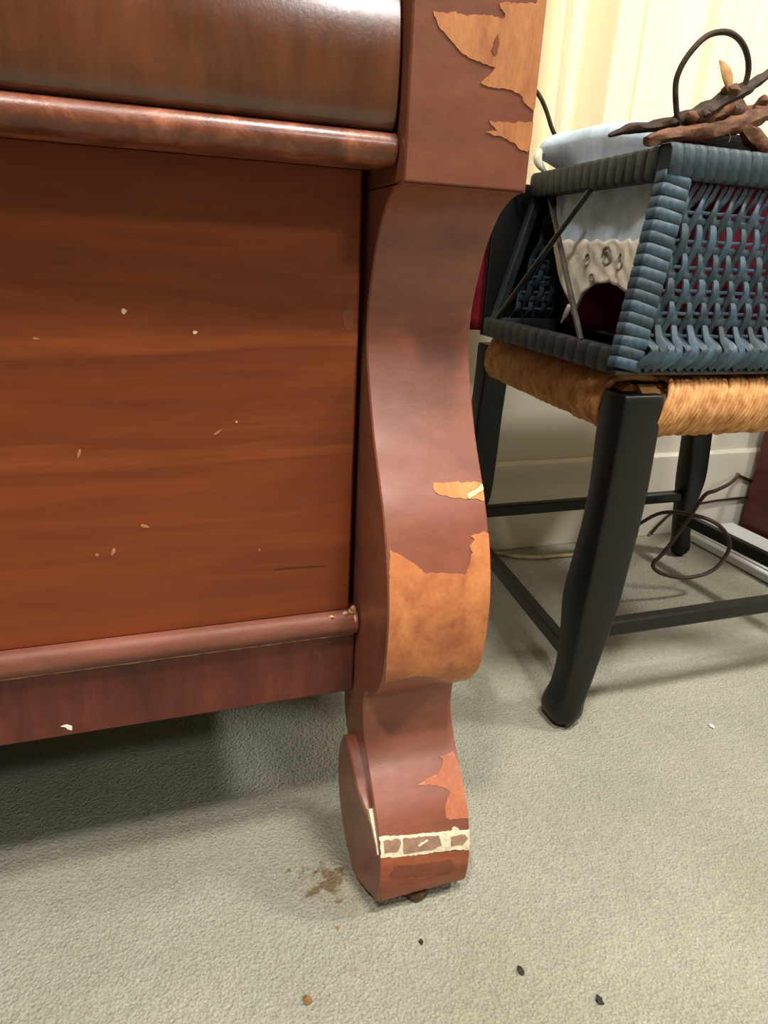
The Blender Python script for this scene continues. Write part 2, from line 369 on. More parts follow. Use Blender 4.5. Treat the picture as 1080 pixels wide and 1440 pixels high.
def patch(name, mat, poly, parent, off=.0005, jag=.0011):
    """a thin film following the front curve of the leg; poly in (x, z)"""
    Q = []
    n = len(poly)
    for i in range(n):
        a, b = Vector(poly[i]), Vector(poly[(i+1) % n]); L = (b-a).length; m = max(1, int(L/.0014))
        for k in range(m):
            p = a+(b-a)*k/m
            edge = min(p.x-XL, XR-p.x) < .001
            j = 0 if edge else jag
            Q.append((p.x+j*(noise.noise(Vector((p.x*260, p.y*260, 3)))+.5*noise.noise(Vector((p.x*900, p.y*900, 5)))), p.y+j*(noise.noise(Vector((p.x*260, p.y*260, 13)))+.5*noise.noise(Vector((p.x*900, p.y*900, 15))))))
    bm = bmesh.new(); vs, fs = cdt(Q); V = [bm.verts.new((v.x, 0, v.y)) for v in vs]
    for t in fs: bm.faces.new([V[i] for i in t])
    zs = [z for _, z in Q]; z = min(zs)+.002
    while z < max(zs):
        bmesh.ops.bisect_plane(bm, geom=bm.verts[:]+bm.edges[:]+bm.faces[:], plane_co=(0, 0, z), plane_no=(0, 0, 1)); z += .003
    for v in bm.verts:
        zz = v.co.z; y = prof(zz); e = .001
        dy = (prof(zz+e)-prof(zz-e))/(2*e) if zz < .61 else 0
        nl = math.hypot(1, dy)
        v.co = Vector((v.co.x, y-off/nl, zz+off*dy/nl))
    r = bmesh.ops.extrude_face_region(bm, geom=bm.faces[:])
    for g in r['geom']:
        if isinstance(g, bmesh.types.BMVert): g.co.y += off*1.5
    return obj(name, bm, mat, parent, smooth=50)
PA = [(.1727,.7041),(.181,.7049),(.1934,.7053),(.2059,.7066),(.22,.7073),(.2204,.7089),(.2165,.7116),(.2159,.7143),(.2403,.7174),(.2409,.7192),(.2475,.7204),(.2475,.7056),(.2475,.6878),(.2475,.6721),(.2475,.6615),(.246,.6598),(.2393,.6644),(.2353,.6687),(.2249,.6702),(.2132,.6702),(.2081,.6716),(.2126,.6759),(.217,.6809),(.212,.6815),(.2004,.6834),(.1921,.6861),(.1853,.6914),(.1787,.6965),(.1745,.7007)]
PB = [(.2154,.6515),(.2238,.6516),(.2324,.6517),(.2475,.6539),(.2475,.6477),(.2475,.6408),(.2457,.6369),(.2395,.6373),(.2338,.641),(.2266,.6431),(.2196,.6438),(.2143,.6453),(.2219,.6464),(.2181,.649)]
PC = [(.2052,.4014),(.2194,.401),(.2443,.3999),(.2471,.3971),(.247,.3869),(.2342,.389),(.2178,.3903),(.2081,.3934),(.2036,.3978)]
PC2 = [(.2321,.392),(.2403,.3941),(.2465,.3975),(.2472,.3946),(.2387,.3908),(.2325,.389)]
PD = [(.1628,.358),(.1735,.3511),(.1828,.3452),(.1925,.3369),(.2087,.3356),(.2251,.3332),(.2283,.339),(.2294,.3445),(.2329,.3496),(.2301,.3542),(.2348,.3591),(.2319,.362),(.2447,.3645),(.2475,.3625),(.2475,.3465),(.2475,.3118),(.2475,.2856),(.2475,.2591),(.2475,.2407),(.2455,.222),(.2319,.2159),(.216,.2309),(.2046,.2395),(.1908,.2432),(.1782,.243),(.1624,.2416),(.1610,.2669),(.1609,.3021),(.1610,.3308)]
PD2 = [(.1885,.3364),(.2251,.3332),(.2376,.3209),(.2442,.3122),(.2413,.2956),(.2318,.2836),(.2246,.2729),(.2075,.2745),(.1886,.2763),(.1889,.2984),(.1902,.3185)]
PE = [(.2432,.1332),(.2465,.1279),(.2472,.1214),(.2475,.1085),(.2475,.0953),(.2472,.0866),(.2298,.0885),(.2254,.0901),(.2258,.0988),(.2307,.1046),(.233,.1082),(.2278,.1109),(.2168,.1141),(.2033,.1163),(.2134,.1187),(.2231,.1197),(.229,.1238),(.2323,.1273),(.2297,.1309),(.2371,.1315)]
PF = [(.1611,.0875),(.183,.0844),(.2103,.0811),(.2289,.0786),(.2314,.0814),(.2361,.0803),(.2384,.0771),(.2475,.0761),(.2475,.0562),(.2334,.0598),(.2097,.0629),(.1889,.0651),(.1611,.0701)]
PG = [[(.1639,.0845),(.1784,.0833),(.1805,.0796),(.1768,.0718),(.1646,.0746)], [(.1828,.0823),(.201,.0804),(.2171,.0779),(.2192,.0686),(.2097,.0664),(.1823,.0688)], [(.2288,.0742),(.2431,.0732),(.2453,.0683),(.2404,.0637),(.2285,.0653)]]
PG4 = [(.1961,.0734),(.2055,.0772),(.2066,.0759),(.1979,.0722)]
PH = [(.161,.0695),(.2475,.055),(.2475,.0328),(.2475,.0130),(.2379,.0125),(.2083,.0120),(.1643,.0125),(.1605,.0443)]
PI = [(.1732,.0588),(.2008,.0536),(.2291,.0508),(.2344,.0412),(.2308,.0324),(.1966,.0401),(.1701,.0466)]
def plab(o, l): o['label'] = l; return o
plab(patch('veneer_loss', 'bare', PA, post), 'light patch where veneer has come off the post')
plab(patch('veneer_loss', 'bare', PB, post), 'small light patch of lost veneer near the post edge')
patch('knot', 'foot_dark', [(.2135, .694), (.2165, .698), (.218, .692), (.2155, .687), (.213, .689)], post, .0009)
plab(patch('veneer_loss', 'bare_light', PC, leg), 'narrow orange chip of lost veneer on the scroll')
plab(patch('splinter', 'chip', PC2, leg, .0011), 'pale splinter')
plab(patch('veneer_loss', 'bare_red', PD, leg), 'large bare orange patch on the belly of the leg')
plab(patch('veneer_loss', 'bare_foot', PE, leg), 'jagged bare patch on the foot')
plab(patch('worn_band', 'foot_low', PH, leg, .0005), 'orange rubbed band below the tape')
patch('dark_stain', 'foot_dark', PI, leg, .0007, .002)
plab(patch('tape_residue', 'tape', PF, leg, .0008), 'cream tape residue around the foot')
for g in PG: plab(patch('tape_film', 'tape_brown', g, leg, .0012), 'brown remnant of tape')
patch('tape_scrap', 'tape', PG4, leg, .0015)
bm = bmesh.new()   # pale chip on the inner face of the toe
f = bm.faces.new([bm.verts.new((XL-.0048+.004*min(1, max(0, (.45-y)/.03)), y, z)) for y, z in [(.448, .099), (.4435, .1035), (.4395, .098), (.434, .0915), (.425, .0785), (.4215, .071), (.4225, .070), (.4275, .0775), (.4385, .0915), (.444, .092)]])
r = bmesh.ops.extrude_face_region(bm, geom=[f])
for g in r['geom']:
    if isinstance(g, bmesh.types.BMVert): g.co.x += .0045
plab(obj('tape_residue', bm, 'tape', leg), 'pale chip of tape on the inner side of the foot')

IX0, IX1 = DXL+(XR-XL)+.0015, XL-.0015
# bulging top drawer front, half-round mouldings, door panel, apron
dfp = [(p.x, p.y) for p in catmull([(.4655, .6422, 0), (.4605, .647, 0), (.4580, .658, 0), (.4572, .672, 0), (.4575, .688, 0), (.4595, .705, 0), (.4635, .722, 0), (.470, .740, 0), (.479, .757, 0), (.490, .772, 0), (.502, .783, 0)], 4)]
obj('drawer_front', extrude_x(dfp+[(.53, .783), (.53, .6422)], IX0+.001, IX1-.001, .001), 'drawer', dresser)
mp = [(.4670+.0095*math.cos(a), .6322+.0095*math.sin(a)) for a in [math.radians(90+180*k/16) for k in range(17)]]
obj('moulding', extrude_x([(.50, .6417)]+mp+[(.50, .6227)], IX0, IX1), 'mould', dresser)
obj('rail', boxbm(IX0, IX1, .495, .54, .6255, .6415), 'apron', dresser)
pn = [(.527, .625), (.527, .268), (.5165, .268), (.515, .2695), (.515, .6235), (.5165, .625)]
panel = obj('door_panel', extrude_x(pn, IX0+.005, IX1-.005, .002), 'panel', dresser)
lm = [(p.x, p.y) for p in catmull([(.516, .2685, 0), (.509, .2685, 0), (.5045, .265, 0), (.5025, .2585, 0), (.5035, .2525, 0), (.508, .2475, 0), (.511, .246, 0)], 4)]
obj('moulding', extrude_x([(.54, .2685)]+lm+[(.54, .246)], IX0, IX1), 'mould_low', dresser)
bm = bmesh.new()
P = [(IX0+.002+(IX1-IX0-.004)*k/160, .5095+.0006*noise.noise(Vector((k*.7, 0, 0))), .2464+.0005*noise.noise(Vector((k*.5, 3, 0)))) for k in range(161)]
tube(bm, P, [.0009*(1+.7*noise.noise(Vector((k*.9, 7, 1)))) for k in range(161)], 6); obj('dust_line', bm, 'dust', dresser)
obj('apron', boxbm(IX0, IX1, .5125, .54, .182, .246), 'apron', dresser, bev=.0015)
obj('carcass', boxbm(DXL+.012, XR-.012, .548, 1.02, .19, .80), 'carcass', dresser, bev=.002)
obj('top_board', boxbm(DXL-.02, XR+.02, .435, 1.04, .861, .886), 'veneer', dresser, bev=.004)
obj('top_rail', boxbm(IX0, IX1, .47, .545, .784, .860), 'veneer', dresser, bev=.002)
for x in (DXL+.02, XR-.07): obj('back_leg', boxbm(x, x+.05, .96, 1.01, 0, .189), 'carcass', dresser, bev=.003)
# raw dust packed in the panel's lower corner
for i, (x, y, z, rx, ry, rz) in enumerate([(.1555, .5085, .271, .003, .004, .005), (.1565, .5070, .2635, .0022, .0045, .004), (.1535, .509, .2693, .003, .004, .002), (.1568, .5065, .2545, .0018, .004, .004), (.148, .508, .2690, .003, .003, .0016), (.135, .5065, .2680, .0022, .002, .0010)]):
    blob('raw_wood_crumb', 'chip_raw', (x, y, z), (rx, ry, rz), dresser, i, .6, 1)
def scuff(pts, y, mat='scuff', parent=dresser, th=.0004):
    bm = bmesh.new(); f = bm.faces.new([bm.verts.new((x, y-th, z)) for x, z in pts])
    r = bmesh.ops.extrude_face_region(bm, geom=[f])
    for g in r['geom']:
        if isinstance(g, bmesh.types.BMVert): g.co.y += th*1.5
    return obj('scuff', bm, mat, parent, smooth=0)
for x, z, w_, h_, an, mt in [(-.015, .524, .0016, .0022, 0, 'chip'), (.0316, .5102, .0016, .0014, 0, 'chip'), (-.0539, .4242, .001, .0045, .3, 'scuff'), (-.0132, .3634, .003, .0015, .4, 'scuff'), (-.038, .3447, .0012, .004, .35, 'scuff'), (-.0499, .3429, .0012, .0014, 0, 'scuff'), (.0446, .4365, .0035, .001, -.6, 'scuff'), (.0587, .4438, .0007, .0008, 0, 'chip'), (.074, .335, .0008, .0016, 0, 'scuff'), (-.072, .505, .002, .001, .2, 'scuff')]:
    pts = []
    for k in range(7):
        a = 2*math.pi*k/7; q = 1+.4*math.sin(k*5.1)
        px, pz = w_*math.cos(a)*q, h_*math.sin(a)*q
        pts.append((x+px*math.cos(an)+pz*math.sin(an), z-px*math.sin(an)+pz*math.cos(an)))
    scuff(pts, .515, mt)
scuff([(-.0925, .1925), (-.088, .1935), (-.084, .191), (-.0845, .187), (-.0875, .1885), (-.089, .191)], .5125, 'lint')
scuff([(.1405, .527), (.1455, .529), (.1485, .526), (.1482, .515), (.1440, .512), (.1410, .518)], .515, 'foot_dark')
scuff([(.085, .3155), (.11, .3152), (.132, .3142), (.11, .3158), (.09, .3163)], .515, 'carcass')

# ---------------------------------------------------------------- rush stool
stool = thing('rush_stool', 'black wooden stool with cabriole legs and woven golden rush seat', 'stool', (.765, .83, 0))
LX = [(0, .474, .494, .010), (.006, .466, .501, .010), (.018, .461, .504, .010), (.035, .464, .504, .010), (.055, .4695, .508, .0), (.085, .473, .514, .0), (.13, .475, .522, .0), (.175, .4765, .5295, .0), (.225, .4795, .5335, .0), (.27, .481, .537, .0), (.325, .483, .539, .0), (.385, .4845, .5385, .0), (.428, .485, .538, .0), (.4365, .486, .537, .0)]
YY = {0: (.610, .636), .006: (.6035, .644), .018: (.599, .648), .035: (.600, .645), .055: (.603, .640), .085: (.604, .640), .13: (.604, .645), .175: (.604, .653), .225: (.604, .650), .27: (.604, .645), .325: (.604, .644), .385: (.605, .650), .428: (.605, .650), .4365: (.607, .649)}
def stool_leg(cx, cy, mx_, my_, k=1.0, taper=0):
    secs = []
    P0 = catmull([Vector((z, a, b)) for z, a, b, c in LX], 3); Q0 = catmull([Vector((z, *YY[z])) for z, a, b, c in LX], 3)
    for p, q in zip(P0, Q0):
        z = p.x; xa, xb, ya, yb = p.y-.511, p.z-.511, q.y-.627, q.z-.627
        tz = 1-taper*max(0, 1-z/.25)
        xa, xb, ya, yb = xa*k*tz, xb*k*tz, ya*k*tz, yb*k*tz
        f = max(0, 1-z/.06)                                  # towards the pointed toe
        c = .004+.007*min(1, f*1.6); pt = .0045*min(1, f*1.5)
        xm = xa+.42*(xb-xa)
        ring = [(xa+c, ya), (xm-.0045, ya-pt*.8), (xm+.0045, ya-pt), (xb-c, ya), (xb-c*.3, ya+c*.3), (xb, ya+c), (xb, yb-c), (xb-c*.3, yb-c*.3), (xb-c, yb), (xa+c, yb), (xa+c*.3, yb-c*.3), (xa, yb-c), (xa, ya+c), (xa+c*.3, ya+c*.3)]
        secs.append([(cx+x*mx_, cy+y*my_, z) for x, y in ring])
    return obj('leg', loft(secs), 'black', stool, smooth=65)
FLx, FRx, BLx, BRx, FY, BY = .511, 1.03, .545, 1.012, .627, 1.035
stool_leg(FLx, FY, 1, 1); stool_leg(FRx, FY, -1, 1)
stool_leg(BLx, BY, 1, -1, .85, .1); stool_leg(BRx, BY, -1, -1, .85, .1)
def stretcher(a, b, w_, h_):
    a, b = Vector(a), Vector(b); d = (b-a).normalized(); s = d.cross(Vector((0, 0, 1))).normalized()*w_/2; u = Vector((0, 0, h_/2))
    c = .25
    ring = lambda p: [p-s*(1-c)-u, p+s*(1-c)-u, p+s-u*(1-c), p+s+u*(1-c), p+s*(1-c)+u, p-s*(1-c)+u, p-s+u*(1-c), p-s-u*(1-c)]
    return obj('stretcher', loft([ring(a), ring(b)]), 'black', stool, smooth=30)
stretcher((FLx+.005, .625, .132), (FRx-.005, .625, .132), .016, .022)
stretcher((BLx, BY, .135), (BRx, BY, .135), .016, .021)
stretcher((.487, FY+.012, .098), (.530, BY-.012, .098), .016, .022)
stretcher((1.020, FY+.012, .092), (1.008, BY-.012, .092), .016, .022)
# rush cords wrapped over the four seat rails and running in to the diagonals
ZT, ZB = .452, .389
cor = [Vector((.487, .607, 0)), Vector((1.054, .607, 0)), Vector((1.034, 1.055, 0)), Vector((.523, 1.055, 0))]
cen = sum(cor, Vector())/4
bm = bmesh.new()
for e in range(4):
    A, B = cor[e], cor[(e+1) % 4]; d = (B-A); L = d.length; d.normalize(); inn = Vector((-d.y, d.x, 0))
    n = int((L-.10)/.0054)
    for i in range(n):
        s = .05+(L-.10)*(i+.5)/n + random.uniform(-.0006, .0006)
        t = min(s, L-s)
        reach = min(t*.9+.012, .215)
        p = A+d*s; lean = random.uniform(.012, .018)
        jz = random.uniform(-.0012, .0012); r = random.uniform(.0033, .0040)
        path = [p+inn*.05+d*(-lean)+Vector((0, 0, ZB+.004)), p+inn*.016+d*(-lean*.9)+Vector((0, 0, ZB+jz)), p+inn*.003+d*(-lean*.5)+Vector((0, 0, ZB+.012)), p+inn*(-.0015)+Vector((0, 0, (ZT+ZB)/2)),
                p+inn*.002+d*lean*.5+Vector((0, 0, ZT-.012)), p+inn*.012+d*lean*.8+Vector((0, 0, ZT-.001+jz)), p+inn*.04+d*lean+Vector((0, 0, ZT-.001))]
        if reach > .05: path.append(p+inn*reach+d*lean+Vector((0, 0, ZT-.003)))
        P = catmull(path, 3)
        rr = [r*(1+.20*math.sin(k*2.1+i*1.9)+.15*random.random()) for k in range(len(P))]
        tube(bm, P, rr, 6)
rs = obj('rush_seat', bm, 'rush', stool, smooth=80); rs['kind'] = 'stuff'; rs['label'] = 'golden twisted rush cords wrapped over the seat rails'
bm = bmesh.new(); zb_, zt_ = .40, .4435
out = [(.541, .62), (1.0, .62), (1.0, .655), (1.04, .655), (1.02, 1.0), (.99, 1.0), (.99, 1.045), (.57, 1.045), (.57, 1.0), (.525, 1.0), (.502, .655), (.541, .655)]
vs, fs = cdt(out)
for z_ in (zb_, zt_):
    V = [bm.verts.new((v.x, v.y, z_)) for v in vs]
    for t in fs: bm.faces.new([V[i] for i in t])
obj('seat_filling', bm, 'rush', stool)
bm = bmesh.new()
for e in range(4):
    A, B = cor[e], cor[(e+1) % 4]; d = (B-A).normalized(); inn = Vector((-d.y, d.x, 0))
    a, b = A+d*.03+inn*.024, B-d*.03+inn*.024
    tube(bm, [a+Vector((0, 0, .42)), b+Vector((0, 0, .42))], .0155, 8, flat=1.6, flatdir=(0, 0, 1))
obj('seat_rail', bm, 'rush', stool)

# ---------------------------------------------------------------- blue wicker basket on the stool
basket = thing('wicker_basket', 'slate blue wicker basket with open braced ends on the rush stool', 'basket', (.70, .79, .458))
BZ, TZ = .4725, .668
Bc = {'fl': Vector((.464, .612, BZ)), 'fr': Vector((.965, .612, BZ)), 'bl': Vector((.490, .955, BZ)), 'br': Vector((.945, .955, BZ))}
Tc = {'fl': Vector((.498, .628, TZ)), 'fr': Vector((.93, .628, TZ)), 'bl': Vector((.538, .945, TZ)), 'br': Vector((.905, .945, TZ))}
def bar(name, a, b, w_, h_, side, mat, wraps=None, wmat='reed', bulge=.0011, seedv=0):
    """rectangular bar a-b; side = direction of its width; optional reed wraps as sub-parts"""
    a, b = Vector(a), Vector(b); d = (b-a).normalized(); s = (Vector(side)-d*d.dot(Vector(side))).normalized(); u = d.cross(s)
    def ring(p, w2, h2, c=.3): return [p+s*x*w2+u*y*h2 for x, y in ((-1+c, -1), (1-c, -1), (1, -1+c), (1, 1-c), (1-c, 1), (-1+c, 1), (-1, 1-c), (-1, -1+c))]
    o = obj(name, loft([ring(a, w_/2, h_/2), ring(b, w_/2, h_/2)]), mat, basket, smooth=30)
    if wraps:
        n = wraps; L = (b-a).length; step = L/n; base = None
        rnd = random.Random(seedv)
        meshes = []
        for v in range(6):                                # four slightly different wraps shared along the bar
            pr = [(-.5, 0.0), (-.43, .8*bulge), (0, bulge), (.43, .8*bulge), (.5, 0.0)]
            tl = rnd.uniform(-.16, .10)
            secs = []
            for q, h in pr:
                rg = []
                for x, y in ((-.75, -1), (.75, -1), (1, -.7), (1, .7), (.75, 1), (-.75, 1), (-1, .7), (-1, -.7)):
                    rg.append(d*(q*step*1.02+tl*step*x)+s*x*(w_/2+h)+u*y*(h_/2+h))
                secs.append(rg)
            wb = bmesh.new(); R = [[wb.verts.new(p) for p in sct] for sct in secs]
            for A, B in zip(R, R[1:]):
                for k in range(8): wb.faces.new((A[k], A[(k+1) % 8], B[(k+1) % 8], B[k]))
            bmesh.ops.recalc_face_normals(wb, faces=wb.faces[:])
            me = bpy.data.meshes.new('wrap'); wb.to_mesh(me); wb.free(); me.materials.append(M['reed2' if (v == 3 and wmat == 'reed') else wmat])
            for p in me.polygons: p.use_smooth = True
            me.set_sharp_from_angle(angle=math.radians(50)); meshes.append(me)
        for i in range(n):
            c = a+d*step*(i+.5)
            w2 = bpy.data.objects.new('wrap', meshes[rnd.randrange(6)]); COL.objects.link(w2); w2.parent = o
            w2.location = c
    return o
X, Y, Z = Vector((1, 0, 0)), Vector((0, 1, 0)), Vector((0, 0, 1))
# front corner posts, top and bottom rails
pw = .032
bar('corner_post', Bc['fl']+Vector((.016, 0, -.008)), Tc['fl']+Vector((.016, 0, -.012)), pw, .018, X, 'reed_shaded', 17, 'reed', seedv=1)
bar('corner_post', Bc['fr']+Vector((-.016, 0, -.008)), Tc['fr']+Vector((-.016, 0, -.012)), pw, .018, X, 'reed_shaded', 17, 'reed', seedv=2)
bar('corner_post', Bc['bl']+Vector((.006, 0, -.008)), Tc['bl']+Vector((.006, 0, -.012)), .014, .014, X, 'reed_shaded')
bar('corner_post', Bc['br']+Vector((-.006, 0, -.008)), Tc['br']+Vector((-.006, 0, -.012)), .014, .014, X, 'reed_shaded')
bar('top_rail', Tc['fl']+Vector((0, 0, 0)), Tc['fr'], .030, .020, Z, 'reed_shaded', 30, 'reed2', seedv=3)
bar('top_rail', Tc['bl'], Tc['br'], .026, .018, Z, 'reed_shaded', 28, 'reed_shaded', .0010, seedv=4)
bar('top_rail', Tc['fl']+Vector((.009, .01, -.001)), Tc['bl'], .030, .018, Z, 'reed_shaded', 16, 'reed_shaded', .0007, seedv=5)
bar('top_rail', Tc['fr']+Vector((-.009, .01, -.001)), Tc['br'], .030, .018, Z, 'reed_shaded', 16, 'reed_shaded', .0007, seedv=6)
bar('bottom_rail', Bc['fl']+Vector((.012, .008, 0)), Bc['bl']+Vector((0, 0, 0)), .026, .016, Z, 'reed_shaded', 14, 'reed_shaded', .0007, seedv=7)
bar('bottom_rail', Bc['fr']+Vector((-.012, .008, 0)), Bc['br']+Vector((0, 0, 0)), .026, .016, Z, 'reed_shaded', 14, 'reed_shaded', .0007, seedv=8)
bar('bottom_rail', Bc['fl']+Vector((.01, .006, -.003)), Bc['fr']+Vector((-.01, .006, -.003)), .016, .012, Z, 'reed_shaded')
bar('bottom_rail', Bc['bl'], Bc['br'], .026, .014, Z, 'reed_shaded')
obj('base_hoop', tubebm([Bc['fl']+Vector((.002, -.004, -.0105)), Bc['fr']+Vector((-.002, -.004, -.0105))], .0032, 8), 'iron', basket)
bm = bmesh.new(); box(bm, .49, .94, .62, .95, BZ-.006, BZ-.002); obj('base_board', bm, 'reed_shaded', basket, smooth=0)
# crossed wires in the open ends
for s in ('l', 'r'):
    sg = 1 if s == 'l' else -1
    a = Bc['f'+s].lerp(Bc['b'+s], .24)+Vector((sg*.008, 0, .012)); b = Tc['f'+s].lerp(Tc['b'+s], .90)+Vector((sg*.008, 0, -.012))
    c = Bc['f'+s].lerp(Bc['b'+s], .94)+Vector((sg*.002, 0, .012)); d = Tc['f'+s].lerp(Tc['b'+s], .46)+Vector((sg*.002, 0, -.012))
    obj('brace', tubebm([a, b], .0036, 8), 'iron', basket); obj('brace', tubebm([c, d], .0036, 8), 'iron', basket)
# woven front and back panels: slanting stakes, paired weavers, looped foot border
def weave(pre, sgn):
    a0, a1 = Bc[pre+'l']+Vector((.033, 0, 0)), Bc[pre+'r']-Vector((.033, 0, 0))
    t0, t1 = Tc[pre+'l']+Vector((.033, 0, -.012)), Tc[pre+'r']-Vector((.033, 0, .012))
    H = TZ-BZ
    def at(fx, z):
        k = (z-BZ)/H
        return a0.lerp(t0, k).lerp(a1.lerp(t1, k), fx)
    W = (a1-a0).length; n = int(W/.0108)
    rows = [.502, .527, .551, .576, .604, .633]
    rnd = random.Random(11)
    for i in range(n):
        fx = (i+.3+rnd.uniform(-.12, .12))/n; u = 1/W
        par = 1 if i % 2 else -1
        pts = [at(fx-.011*u, BZ-.006)+Y*(-.006*sgn), at(fx-.004*u, BZ+.001)+Y*(-.010*sgn), at(fx+.0045*u, BZ+.010)+Y*(-.011*sgn), at(fx+.005*u, BZ+.017)+Y*(-.009*sgn)]
        for j, z in enumerate(rows):
            off = par*(1 if j % 2 else -1)
            jx = rnd.uniform(-.0012, .0012)
            pts.append(at(fx+jx*u+(-.001 if j else .0)*u, z)+Y*(off*.0042*sgn))
        pts.append(at(fx+.006*u, TZ-.020)); pts.append(at(fx+.012*u, TZ-.006))
        P = catmull(pts, 3); sw = rnd.uniform(.9, 1.25)
        obj('stake', tubebm(P, [(.0041+.0009*(k < 12)-.0011*(k > len(P)-7))*sw for k in range(len(P))], 6, flat=.5, flatdir=(0, 1, 0)), 'reed' if rnd.random() < .6 else 'reed2', basket, smooth=60)
    for j, z in enumerate(rows):
        for dz, rr, ph in ((0, .0019, 0), (-.0095, .0042, 1)):
            if j == 0 and ph: continue
            pts = []
            for i in range(n*2+1):
                fx = (i*.5)/n
                par = math.cos(math.pi*(i*.5-.3))*(1 if (j+ph) % 2 else -1)
                pts.append(at(fx, z+dz+.0006*math.sin(i*1.3+j))+Y*(-par*.0036*sgn*(1 if not ph else .6)+(.0012 if ph else 0)*sgn))
            obj('weaver', tubebm(pts, rr, 6, flat=.6, flatdir=(0, 1, 0)), 'reed' if not ph else 'reed2', basket, smooth=60)
weave('f', 1); weave('b', -1)

# ---------------------------------------------------------------- cloths inside the basket
def soft_box(name, mat, x0, x1, y0, y1, z0, z1, amp, seed):
    bm = bmesh.new(); bmesh.ops.create_cube(bm, size=1); bmesh.ops.subdivide_edges(bm, edges=bm.edges[:], cuts=9, use_grid_fill=True)
    for v in bm.verts:
        c = v.co*2; p = Vector((c.x, c.y, c.z)); q = p.normalized()*max(abs(p.x), abs(p.y), abs(p.z))
        p = p.lerp(q, .22); nz = noise.noise(v.co*5+Vector((seed, 0, 0)))*amp
        v.co = Vector((x0+(x1-x0)*(p.x+1)/2, y0+(y1-y0)*(p.y+1)/2, z0+(z1-z0)*(p.z+1)/2))+p.normalized()*nz
    return obj(name, bm, mat, smooth=180)
tag(soft_box('folded_blanket', 'burg', .577, .865, .69, .926, BZ+.004, .684, .007, 3), 'burgundy folded cloth standing inside the blue basket', 'cloth')
def cloth():
    root = thing('denim_cloth', 'pale blue cloth with cream embroidered hem draped in the basket', 'cloth', (.60, .78, .50))
    hem = [(0, .59), (.06, .578), (.17, .545), (.25, .520), (.305, .505), (.33, .506), (.38, .519), (.46, .532), (.58, .546), (.72, .55), (.86, .547), (1, .54)]
    def hz(f):
        for (a, b), (c, d) in zip(hem, hem[1:]):
            if a <= f <= c: return b+(d-b)*(f-a)/(c-a)
        return hem[-1][1]
    def ztop(f): return .730-.022*max(0, f-.35)**1.5/.5-.010*max(0, (.12-f)/.12)**2
    def side(f, z):
        ym = .922-.030*min(1, max(0, (.70-z)/.10))+.022*min(1, max(0, (z-.69)/.015))
        y = ym+(.665-ym)*f
        rx = Tc['fl'].x+(Tc['bl'].x-Tc['fl'].x)*(y-.628)/.317+.019
        q = max(0, min(1, (z-.50)/.2))
        return Vector((rx+.003*math.sin(y*70+q*3)*(1-q*.5)+.003*math.sin(q*5+y*24)-.026*min(1, max(0, (z-.688)/.022))*max(0, 1-f*2.5)-.004*min(1, max(0, (z-.69)/.02)), y+.002*math.sin(z*60), z))
    NY = 46
    def mesh(rows):
        bm = bmesh.new(); V = [[bm.verts.new(p) for p in r] for r in rows]
        for A, B in zip(V, V[1:]):
            for k in range(len(A)-1): bm.faces.new((A[k], A[k+1], B[k+1], B[k]))
        return bm
    rows, hrows = [], []
    for i in range(NY+1):
        f = i/NY; z0, zt = hz(f), ztop(f)
        r = [side(f, z0+(zt-.016-z0)*k/24) for k in range(25)]
        e = r[-1]
        for k in range(1, 9):
            an = k/8*math.pi/2; r.append(e+Vector((.016*(1-math.cos(an)), 0, .016*math.sin(an))))
        e = r[-1]
        for k in range(1, 13): r.append(e+Vector((.016*k, 0, .003*math.sin(k*.9+f*9)-.0002*k*k)))
        rows.append(r)
        zb = .597+.002*math.sin(f*40)
        hrows.append([side(f, z0-.001+(zb-z0)*k/12)-Vector((.0022+.0012*math.sin(k*1.3+i*.9), 0, 0)) for k in range(13)])
    G = hrows; NT_ = 12
    o = obj('cloth', mesh(rows), 'blue', root, smooth=180); s = o.modifiers.new('thick', 'SOLIDIFY'); s.thickness = .003; s.offset = 0
    h = obj('hem', mesh(hrows), 'cream', root, smooth=180); s = h.modifiers.new('thick', 'SOLIDIFY'); s.thickness = .0014; s.offset = 0
    h['label'] = 'cream embroidered hem'
    # embroidered scrolls
    def onhem(y, z):
        best = min(((G[i][k]-Vector((G[i][k].x, y, z))).length, i, k) for i in range(NY+1) for k in range(13))
        return Vector((G[best[1]][best[2]].x-.0018, y, z))
    for cy, cz, r, turns in ((.742, .578, .012, 1.6), (.79, .572, .010, 1.3), (.705, .572, .012, 1.4), (.765, .552, .006, 1.1)):
        P = []
        for k in range(28):
            a = k/27*turns*2*math.pi; rr = r*(1-.65*k/27)
            P.append(onhem(cy+rr*math.cos(a), cz+rr*math.sin(a)))
        obj('embroidery', tubebm(P, .0013, 6), 'thread', h)
    # rolled hem edge with a hanging tassel tip
    obj('tassel', tubebm([onhem(.832, .514)+Vector((.002, 0, 0)), onhem(.837, .506)+Vector((.001, .001, -.004)), onhem(.842, .502)+Vector((0, .003, -.012))], [.004, .0035, .001], 8), 'cream', root)
    # turned-over fold at the far end, white lining showing
    P = catmull([(.545, .924, .712), (.531, .928, .709), (.5275, .929, .701), (.531, .927, .692), (.540, .924, .684)], 4)
    obj('lining', tubebm(P, [.0065*math.sin(math.pi*(.12+.80*k/(len(P)-1))) for k in range(len(P))], 10), 'cream', root)
cloth()

